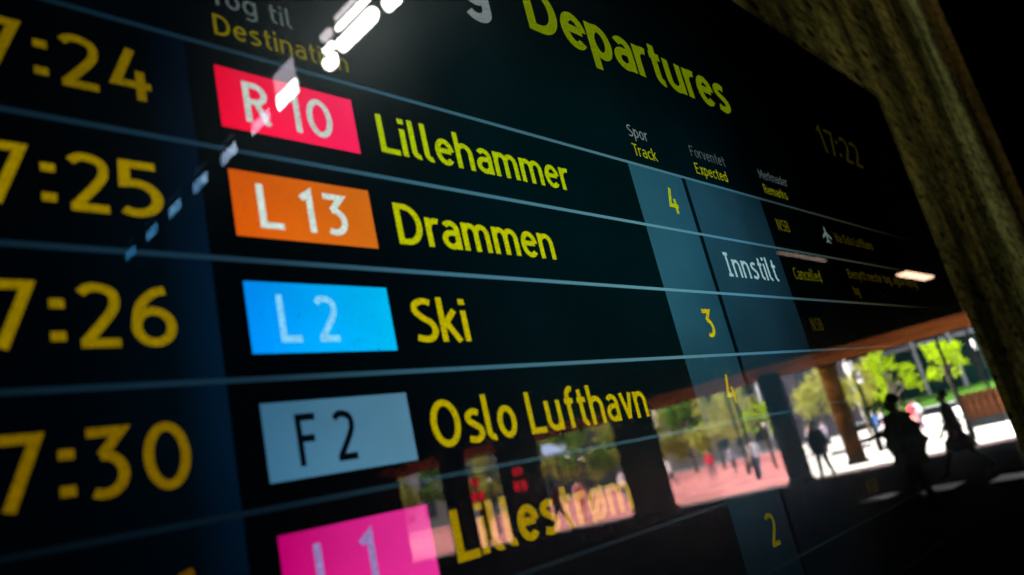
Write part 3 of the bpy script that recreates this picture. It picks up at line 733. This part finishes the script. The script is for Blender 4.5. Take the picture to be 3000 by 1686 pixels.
e, sg, Lh = facade('glass_office_building', 2.0, 19.3, 99, 99, 22, M_frame, M_teal, 1.9, 3.3, 1.6, .3, 4, 'dark teal glass office building behind the two bright green trees', .88)
for i in range(1, 8):
    q = MB(); q.tube([(0, 0, 0), (0, 0, 9)], [.22, .22], 10); q.build('white_column', M_cw, e, loc=(i * 3.8 - .5, -sg * 1.2, 1.3))
q = MB(); q.box(0, Lh, -.3, .3, 0, .5); q.build('ledge', mat('ledge_grey', (.05, .05, .055), .9), e, loc=(0, -sg * .6, 7.4))
facade('brick_building', 19.4, 25.5, 92, 92, 20, M_purple, M_winb, 3.2, 3.4, .8, .7, 3, 'purple grey brick building behind the white street lamp', .45)
facade('rendered_building', 25.6, 33, 118, 112, 20, M_cream, M_winb, 3.0, 3.4, .8, .6, 4, 'pinkish rendered building behind the trees left of the round column', .6)
facade('dark_building', 33.2, 45, 120, 116, 20, M_purple, M_winb, 3.4, 3.4, .8, .6, 4, 'dark building behind the row of trees under Oslo Lufthavn', .5)
facade('long_building', 45.2, 66, 118, 130, 20, M_cream, M_winb, 3.4, 3.4, .8, .6, 3, 'long pinkish building at the far left of the plaza', .5)
sp = empty('wall_sign', (*plz(40.9, 66), 4.3), rad(90 - 40.9 + 180))
q = MB(); q.box(-1.1, 1.1, -.1, .1, 0, .9); q.build('sign_face', emit('emissive_sign', (200, 215, 255), strength=.7), sp)  # sign face has emission of its own
q = MB(); q.box(-1.16, 1.16, -.12, .12, -.05, -.001); q.box(-.05, .05, -.06, .06, -4.3, -.051); q.build('frame', M_frame, sp)
tag(sp, 'glowing white blue sign on a post below the word Lufthavn', 'sign')
# grass bank, low wall and road before the glass office
gb = MB()
for b0, b1 in ((2, 8), (8, 14), (14, 19.3)):
    a0, a1 = plz(b0, 90), plz(b1, 90); c0, c1 = plz(b0, 97.5), plz(b1, 97.5)
    gb.face([(*a1, .9), (*a0, .9), (*c0, 2.1), (*c1, 2.1)]); gb.face([(*a0, 0), (*a0, .9), (*a1, .9), (*a1, 0)])
tag(gb.build('grass_bank', mat('lawn_grass', (.03, .075, .010), .95, spec=0, var=.4, vscale=2, bump=.6, bscale=6)), kind='structure')
lw = empty('low_wall', (0, 0, 0)); q = MB()
for b0, b1 in ((2, 8), (8, 14), (14, 21)):
    a = [plz(b0, 89.2), plz(b1, 89.2), plz(b1, 89.8), plz(b0, 89.8)]; q.prism(a, 0, .75)
fix_normals(q.build('wall_face', mat('slate_wall', (.012, .013, .016), .9, spec=0, var=.2), lw))
q = MB()
for b0, b1 in ((2, 8), (8, 14), (14, 21)):
    a = [plz(b0, 89.1), plz(b1, 89.1), plz(b1, 89.9), plz(b0, 89.9)]; q.prism(a, .751, .85)
fix_normals(q.build('coping', mat('pale_coping', (.35, .37, .36), .8), lw))
tag(lw, 'low dark wall with pale coping in front of the grass bank', 'wall')

# ------------------------------------------------------------------ plaza furniture
def bench_block(x, y, rz, l, wd, h, m, label, name='stone_bench'):
    e = empty(name, (x, y, 0), rz)
    q = MB(); q.box(-l / 2, l / 2, -wd / 2, wd / 2, .14, h); bevel(q.build('seat_block', m, e), .03)
    q = MB(); q.box(-l / 2 + .15, l / 2 - .15, -wd / 2 + .12, wd / 2 - .12, 0, .139); q.build('plinth', M_black, e)
    tag(e, label, 'bench')
bench_block(*plz(12.0, 55), rad(90 - 12), 4.0, 1.4, .75, M_white, 'long white stone bench behind the walking woman')
bench_block(*plz(15.1, 56), rad(90 - 15), 1.6, 1.2, .55, M_white, 'short white stone bench between the man and the walking woman')
bench_block(*plz(20.6, 42), rad(90 - 20), 2.2, .9, .5, M_white, 'white stone bench at the foot of the street lamp')
kx, ky = plz(11.4, 38.5)
e = empty('timber_kiosk', (kx, ky, 0), rad(90 - 11.4))
q = MB(); q.box(-1.3, 1.3, -.7, .7, .0, .35); q.build('base', M_frame, e)
q = MB(); q.box(-1.25, .55, -.62, .62, .351, 1.35); q.build('core', M_rust, e)
for i in range(7):
    q = MB(); q.box(-.09, .09, -.03, .03, .36, 1.38); q.build('plank', M_rust, e, loc=(-1.15 + i * .27, .66, 0))
    q = MB(); q.box(-.09, .09, -.03, .03, .36, 1.38); q.build('plank', M_rust, e, loc=(-1.15 + i * .27, -.66, 0))
q = MB(); q.box(-1.3, .6, -.72, .72, 1.385, 1.45); q.build('lid', M_rust, e)
tag(e, 'rusty brown timber box on a dark base beside the concrete pier', 'kiosk')

M_lamp = mat('opal_lantern', (.50, .46, .42), .4)
def street_lamp(x, y, h, heads, label, r=.06):
    e = empty('street_lamp', (x, y, 0))
    q = MB(); q.tube([(0, 0, 0), (0, 0, .5), (0, 0, .55), (0, 0, h)], [r * 1.7, r * 1.6, r, r * .8], 12); q.build('pole', M_black, e, smooth=True)
    for (dx, dy, z, rr, hh) in heads:
        q = MB(); q.tube([(dx, dy, z - hh / 2), (dx, dy, z + hh / 2)], [rr, rr], 16); q.build('lantern', M_lamp, e, smooth=False)
        q = MB(); q.tube([(dx, dy, z + hh / 2 + .001), (dx, dy, z + hh / 2 + .08)], [rr + .03, rr * .5], 16)
        q.tube([(0, 0, z + hh / 2), (dx, dy, z + hh / 2 + .05)], [.02, .02], 6); q.build('lamp_cap', M_black, e)
    tag(e, label, 'street lamp', 'street lamps on the plaza')
street_lamp(33.05, -11.15, 5.6, ((-.18, -.1, 3.62, .19, .42), (-.1, .16, 2.95, .11, .2), (.0, .12, 3.2, .08, .3)), 'black street lamp with white lanterns right of the timber column', .07)
street_lamp(29.15, -6.78, 6.5, (), 'thin black lamp post standing in front of the right green tree', .065)
street_lamp(39.15, -7.9, 5.5, ((-.12, .1, 3.55, .07, .35), (.25, .0, 3.3, .09, .12)), 'black lamp post with small white lamp beside the concrete pier', .06)
street_lamp(*plz(26.9, 34), 6.0, (), 'black lamp post nearest the dark round column', .06)
street_lamp(*plz(27.5, 41), 6.0, (), 'black lamp post in front of the yellow green tree left of the round column', .06)
for b, d, z, lab in ((39.9, 40, 2.9, 'globe lamp below the letters ha of Lufthavn'), (39.0, 42, 2.7, 'dimmer globe lamp right of the first globe'), (46.0, 38, 2.6, 'globe lamp above the second letter of Lillestrøm'),
                     (49.0, 36, 2.5, 'globe lamp at the corner of the pink badge'), (35.9, 44, 2.3, 'globe lamp beside the square pier'), (25.6, 40, 2.2, 'globe lamp beside the dark round column')):
    x, y = plz(b, d); e = empty('globe_lamp', (x, y, 0))
    q = MB(); q.tube([(0, 0, 0), (0, 0, z - .12)], [.05, .04], 10); q.build('pole', M_black, e)
    bm = bmesh.new(); bmesh.ops.create_uvsphere(bm, u_segments=16, v_segments=10, radius=.10); me = bpy.data.meshes.new('globe'); bm.to_mesh(me); bm.free(); me.materials.append(M_lamp)
    o = bpy.data.objects.new('globe', me); COL.objects.link(o); o.parent = e; o.location = (0, 0, z)
    tag(e, lab, 'street lamp', 'globe lamps on the plaza')
M_red = emit('glowing_red_sign', (225, 14, 40), strength=.5)  # glow added so the shaded sign faces read red
for b, d, lab in ((43.6, 23.5, 'red sign pair with added glow on a post left of the square pier below Oslo Lufthavn'), (46.9, 25, 'red sign pair with added glow on a post above the letters ll of Lillestrøm')):
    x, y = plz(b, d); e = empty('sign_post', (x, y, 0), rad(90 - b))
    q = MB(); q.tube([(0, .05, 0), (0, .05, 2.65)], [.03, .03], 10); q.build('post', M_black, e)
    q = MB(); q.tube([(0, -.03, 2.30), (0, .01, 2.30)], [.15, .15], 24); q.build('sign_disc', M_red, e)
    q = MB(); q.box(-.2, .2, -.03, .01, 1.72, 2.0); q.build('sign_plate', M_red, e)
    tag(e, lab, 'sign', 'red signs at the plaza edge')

# ------------------------------------------------------------------ people
M_skin = mat('skin', (.45, .26, .18), .6); M_hair = mat('dark_hair', (.02, .014, .01), .7)
def cloth(c): return mat('cloth', c, .9, var=.2, vscale=8)
M_blackcl = cloth((.02, .02, .022)); M_olive = cloth((.06, .06, .025)); M_jeans = cloth((.05, .07, .12))
def person(x, y, facing, label, top, legs, stride=.28, arm=0.0, bulk=1.0, h=1.75, hair=None, skirt=None, hands=True, coat=None, mats=None, group=None):
    """facing in degrees; local +x is forward, +y left"""
    J = {}; E = []; V = []; Rr = []
    def J_(nm, p, r, par=None):
        J[nm] = len(V); V.append(Vector(p)); Rr.append(r if isinstance(r, tuple) else (r, r))
        if par is not None: E.append((J[par], J[nm]))
    k = bulk
    J_('pelvis', (0, 0, .95), (.15 * k, .12 * k))
    J_('waist', (0, 0, 1.10), (.135 * k, .11 * k), 'pelvis'); J_('chest', (.01, 0, 1.30), (.165 * k, .125 * k), 'waist')
    J_('base', (0, 0, 1.43), (.10 * k, .08 * k), 'chest'); J_('neck', (.01, 0, 1.51), .058, 'base')
    J_('jaw', (.035, 0, 1.575), .070, 'neck'); J_('skull', (.02, 0, 1.655), (.088, .092), 'jaw'); J_('crown', (.005, 0, 1.71), .062, 'skull')
    J_('nose', (.125, 0, 1.625), .016, 'jaw')
    for s, n in ((1, 'l'), (-1, 'r')):
        sw = s * stride
        J_('ear' + n, (.0, s * .098, 1.635), .014, 'skull')
        J_('sh' + n, (0, s * .19 * k, 1.40), .072 * k ** .5, 'base')
        if n == 'l': a1, a2 = arm, arm * 1.25
        else: a1, a2 = stride * -.9 if stride else .1, stride * .4
        el = Vector((math.sin(a1) * .29, s * .25 * k, 1.40 - math.cos(a1) * .29)); J_('el' + n, el, .048 * k, 'sh' + n)
        wr = el + Vector((math.sin(a2 + .25) * .25, -s * .02, -math.cos(a2 + .25) * .25)); J_('wr' + n, wr, .033, 'el' + n)
        d = (wr - el).normalized(); J_('palm' + n, wr + d * .06, (.035, .020), 'wr' + n)
        if hands:
            pl = V[J['palm' + n]]; side = Vector((0, 1, 0)).cross(d).normalized()
            for q, (o, ln) in enumerate(((.027, .068), (.009, .078), (-.009, .072), (-.026, .056))):
                a_ = pl + side * o + d * .035; b_ = a_ + d * ln * .55; c_ = b_ + (d * .8 + Vector((0, -s * .55, 0))).normalized() * ln * .5
                J_('f%d%s' % (q, n), a_, .0095, 'palm' + n); J_('g%d%s' % (q, n), b_, .009, 'f%d%s' % (q, n)); J_('h%d%s' % (q, n), c_, .0075, 'g%d%s' % (q, n))
            th = pl - d * .03 + side * .04; J_('t' + n, th, .011, 'palm' + n); J_('u' + n, th + (side + d).normalized() * .045, .009, 't' + n)
        J_('hip' + n, (0, s * .095, .90), .098 * k ** .5, 'pelvis')
        fx = sw * 1.0
        kn = Vector((fx * .62 + .03, s * .10, .50)); J_('kn' + n, kn, .062, 'hip' + n)
        an = Vector((fx * 1.25 - (.05 if fx < 0 else 0), s * .10, .10 + (.07 if fx < -.1 else 0))); J_('an' + n, an, .040, 'kn' + n)
        J_('heel' + n, an + Vector((-.04, 0, -.05)), .036, 'an' + n); J_('ball' + n, an + Vector((.12, 0, -.065)), (.042, .032), 'an' + n); J_('toe' + n, an + Vector((.18, 0, -.07)), (.03, .022), 'ball' + n)
    me = bpy.data.meshes.new('person'); me.from_pydata([tuple(v) for v in V], E, [])
    o = bpy.data.objects.new('person', me); COL.objects.link(o)
    o.modifiers.new('skin', 'SKIN'); sub = o.modifiers.new('sub', 'SUBSURF'); sub.levels = 1; sub.render_levels = 1
    for i, r in enumerate(Rr):
        me.skin_vertices[0].data[i].radius = r; me.skin_vertices[0].data[i].use_root = (i == 0)
    dg = bpy.context.evaluated_depsgraph_get(); dg.update()
    me2 = bpy.data.meshes.new_from_object(o.evaluated_get(dg)); bpy.data.objects.remove(o); me2.name = 'person'
    me2.materials.clear()
    for m in (top, legs, M_skin, M_black): me2.materials.append(m)
    hl = [V[J['palm' + n]] for n in 'lr']
    for p in me2.polygons:
        c = p.center; p.use_smooth = True
        if any((c - q).length < .12 for q in hl): p.material_index = 2
        elif c.z > 1.49 and abs(c.y) < .16: p.material_index = 2
        elif c.z > .93: p.material_index = 0
        elif c.z < .09: p.material_index = 3
        else: p.material_index = 1
    P = bpy.data.objects.new('person', me2); COL.objects.link(P); P.location = (x, y, 0.012); P.rotation_euler = (0, 0, rad(facing)); s_ = h / 1.76; P.scale = (s_, s_, s_)
    zmin = min(v.co.z for v in me2.vertices); P.location.z = .012 - zmin * s_
    hm = MB(); pts = []; 
    hm.tube([(-.025, 0, 1.575), (-.03, 0, 1.62), (-.02, 0, 1.68), (-.01, 0, 1.73), (0, 0, 1.762)], [.070, .090, .096, .078, .035], 14)
    hm.build('hair', hair or M_hair, P, smooth=True)
    if skirt:
        q = MB(); q.tube([(0, 0, 1.12), (0, 0, .98), (.0, 0, .75), (-.02, 0, .52)], [.15, .19, .26, .33], 20, caps=False); q.build('skirt', skirt, P, smooth=True)
    if coat:
        q = MB(); q.tube([(0, 0, 1.49), (0, 0, 1.43), (0, 0, 1.25), (-.02, 0, 1.05), (0, 0, .78), (0, 0, .74)], [.11, .27, .35, .36, .29, .25], 20, caps=False)
        for i in range(len(q.v)): vx, vy, vz = q.v[i]; q.v[i] = (vx * .85, vy, vz)
        q.build('coat', coat, P, smooth=True)
    tag(P, label, 'person', group); return P
person(11.95, -3.45, 262, 'dark silhouetted man in a bulky olive jacket reaching one arm forward', M_olive, M_blackcl, stride=.12, arm=.95, bulk=1.5, h=1.80, coat=M_olive)
person(17.05, -4.1, 255, 'dark silhouetted woman in a flared coat in mid stride', M_blackcl, M_blackcl, stride=.34, arm=.3, h=1.70, skirt=M_blackcl, hair=M_hair)
person(23.4, -9.55, 200, 'person in black standing between the round column and the timber column', M_blackcl, M_blackcl, stride=.1, bulk=1.1, h=1.78, coat=M_blackcl)
C_white = cloth((.7, .66, .66)); C_red = cloth((.6, .02, .05)); C_salmon = cloth((.7, .22, .2)); C_grey = cloth((.25, .24, .3)); C_lilac = cloth((.42, .34, .42)); C_blue = cloth((.06, .16, .4))
far = [(30.0, 44, C_red, M_jeans, 'red shirt', 'walking left of the black lamp posts'), (28.4, 45, C_grey, M_blackcl, 'grey jacket', 'near the trees left of the round column'),
       (26.7, 35, C_white, M_jeans, 'white shirt', 'beside the lamp post nearest the round column'),
       (22.9, 43, C_lilac, C_lilac, 'lilac outfit', 'right of the dark round column'), (21.9, 47, C_lilac, M_jeans, 'lilac top and jeans', 'left of the timber column'),
       (18.6, 50, C_blue, M_jeans, 'blue jacket', 'between the street lamp and the man'), (18.1, 48, C_lilac, C_lilac, 'pale lilac coat', 'right of the street lamp'),
       (16.2, 49, C_red, C_salmon, 'red top', 'under the left bright green tree'), (15.9, 51, C_white, M_jeans, 'white top', 'under the left bright green tree'),
       (33.0, 46, C_white, M_jeans, 'white shirt and jeans', 'right of the square pier'), 
       (36.4, 40, C_white, M_jeans, 'white shirt', 'left beside the square pier below Lufthavn'), 
       (39.6, 32, C_salmon, C_salmon, 'salmon outfit', 'standing behind the letters of Lillestrøm'), (41.3, 27, C_red, M_blackcl, 'bright red jacket', 'beside the square pier'),
       (46.6, 26, C_red, M_blackcl, 'red jacket', 'behind the letters ll of Lillestrøm'), ]
for i, (b, d, t_, l__, what, where) in enumerate(far):
    x, y = plz(b, d)
    person(x, y, random.choice((70, 250, 160, 20, 300)), 'distant person in %s %s' % (what, where), t_, l__, stride=random.choice((.15, .28, .05)), arm=random.uniform(-.3, .4), h=random.uniform(1.62, 1.85), hands=False, group='people out on the plaza')
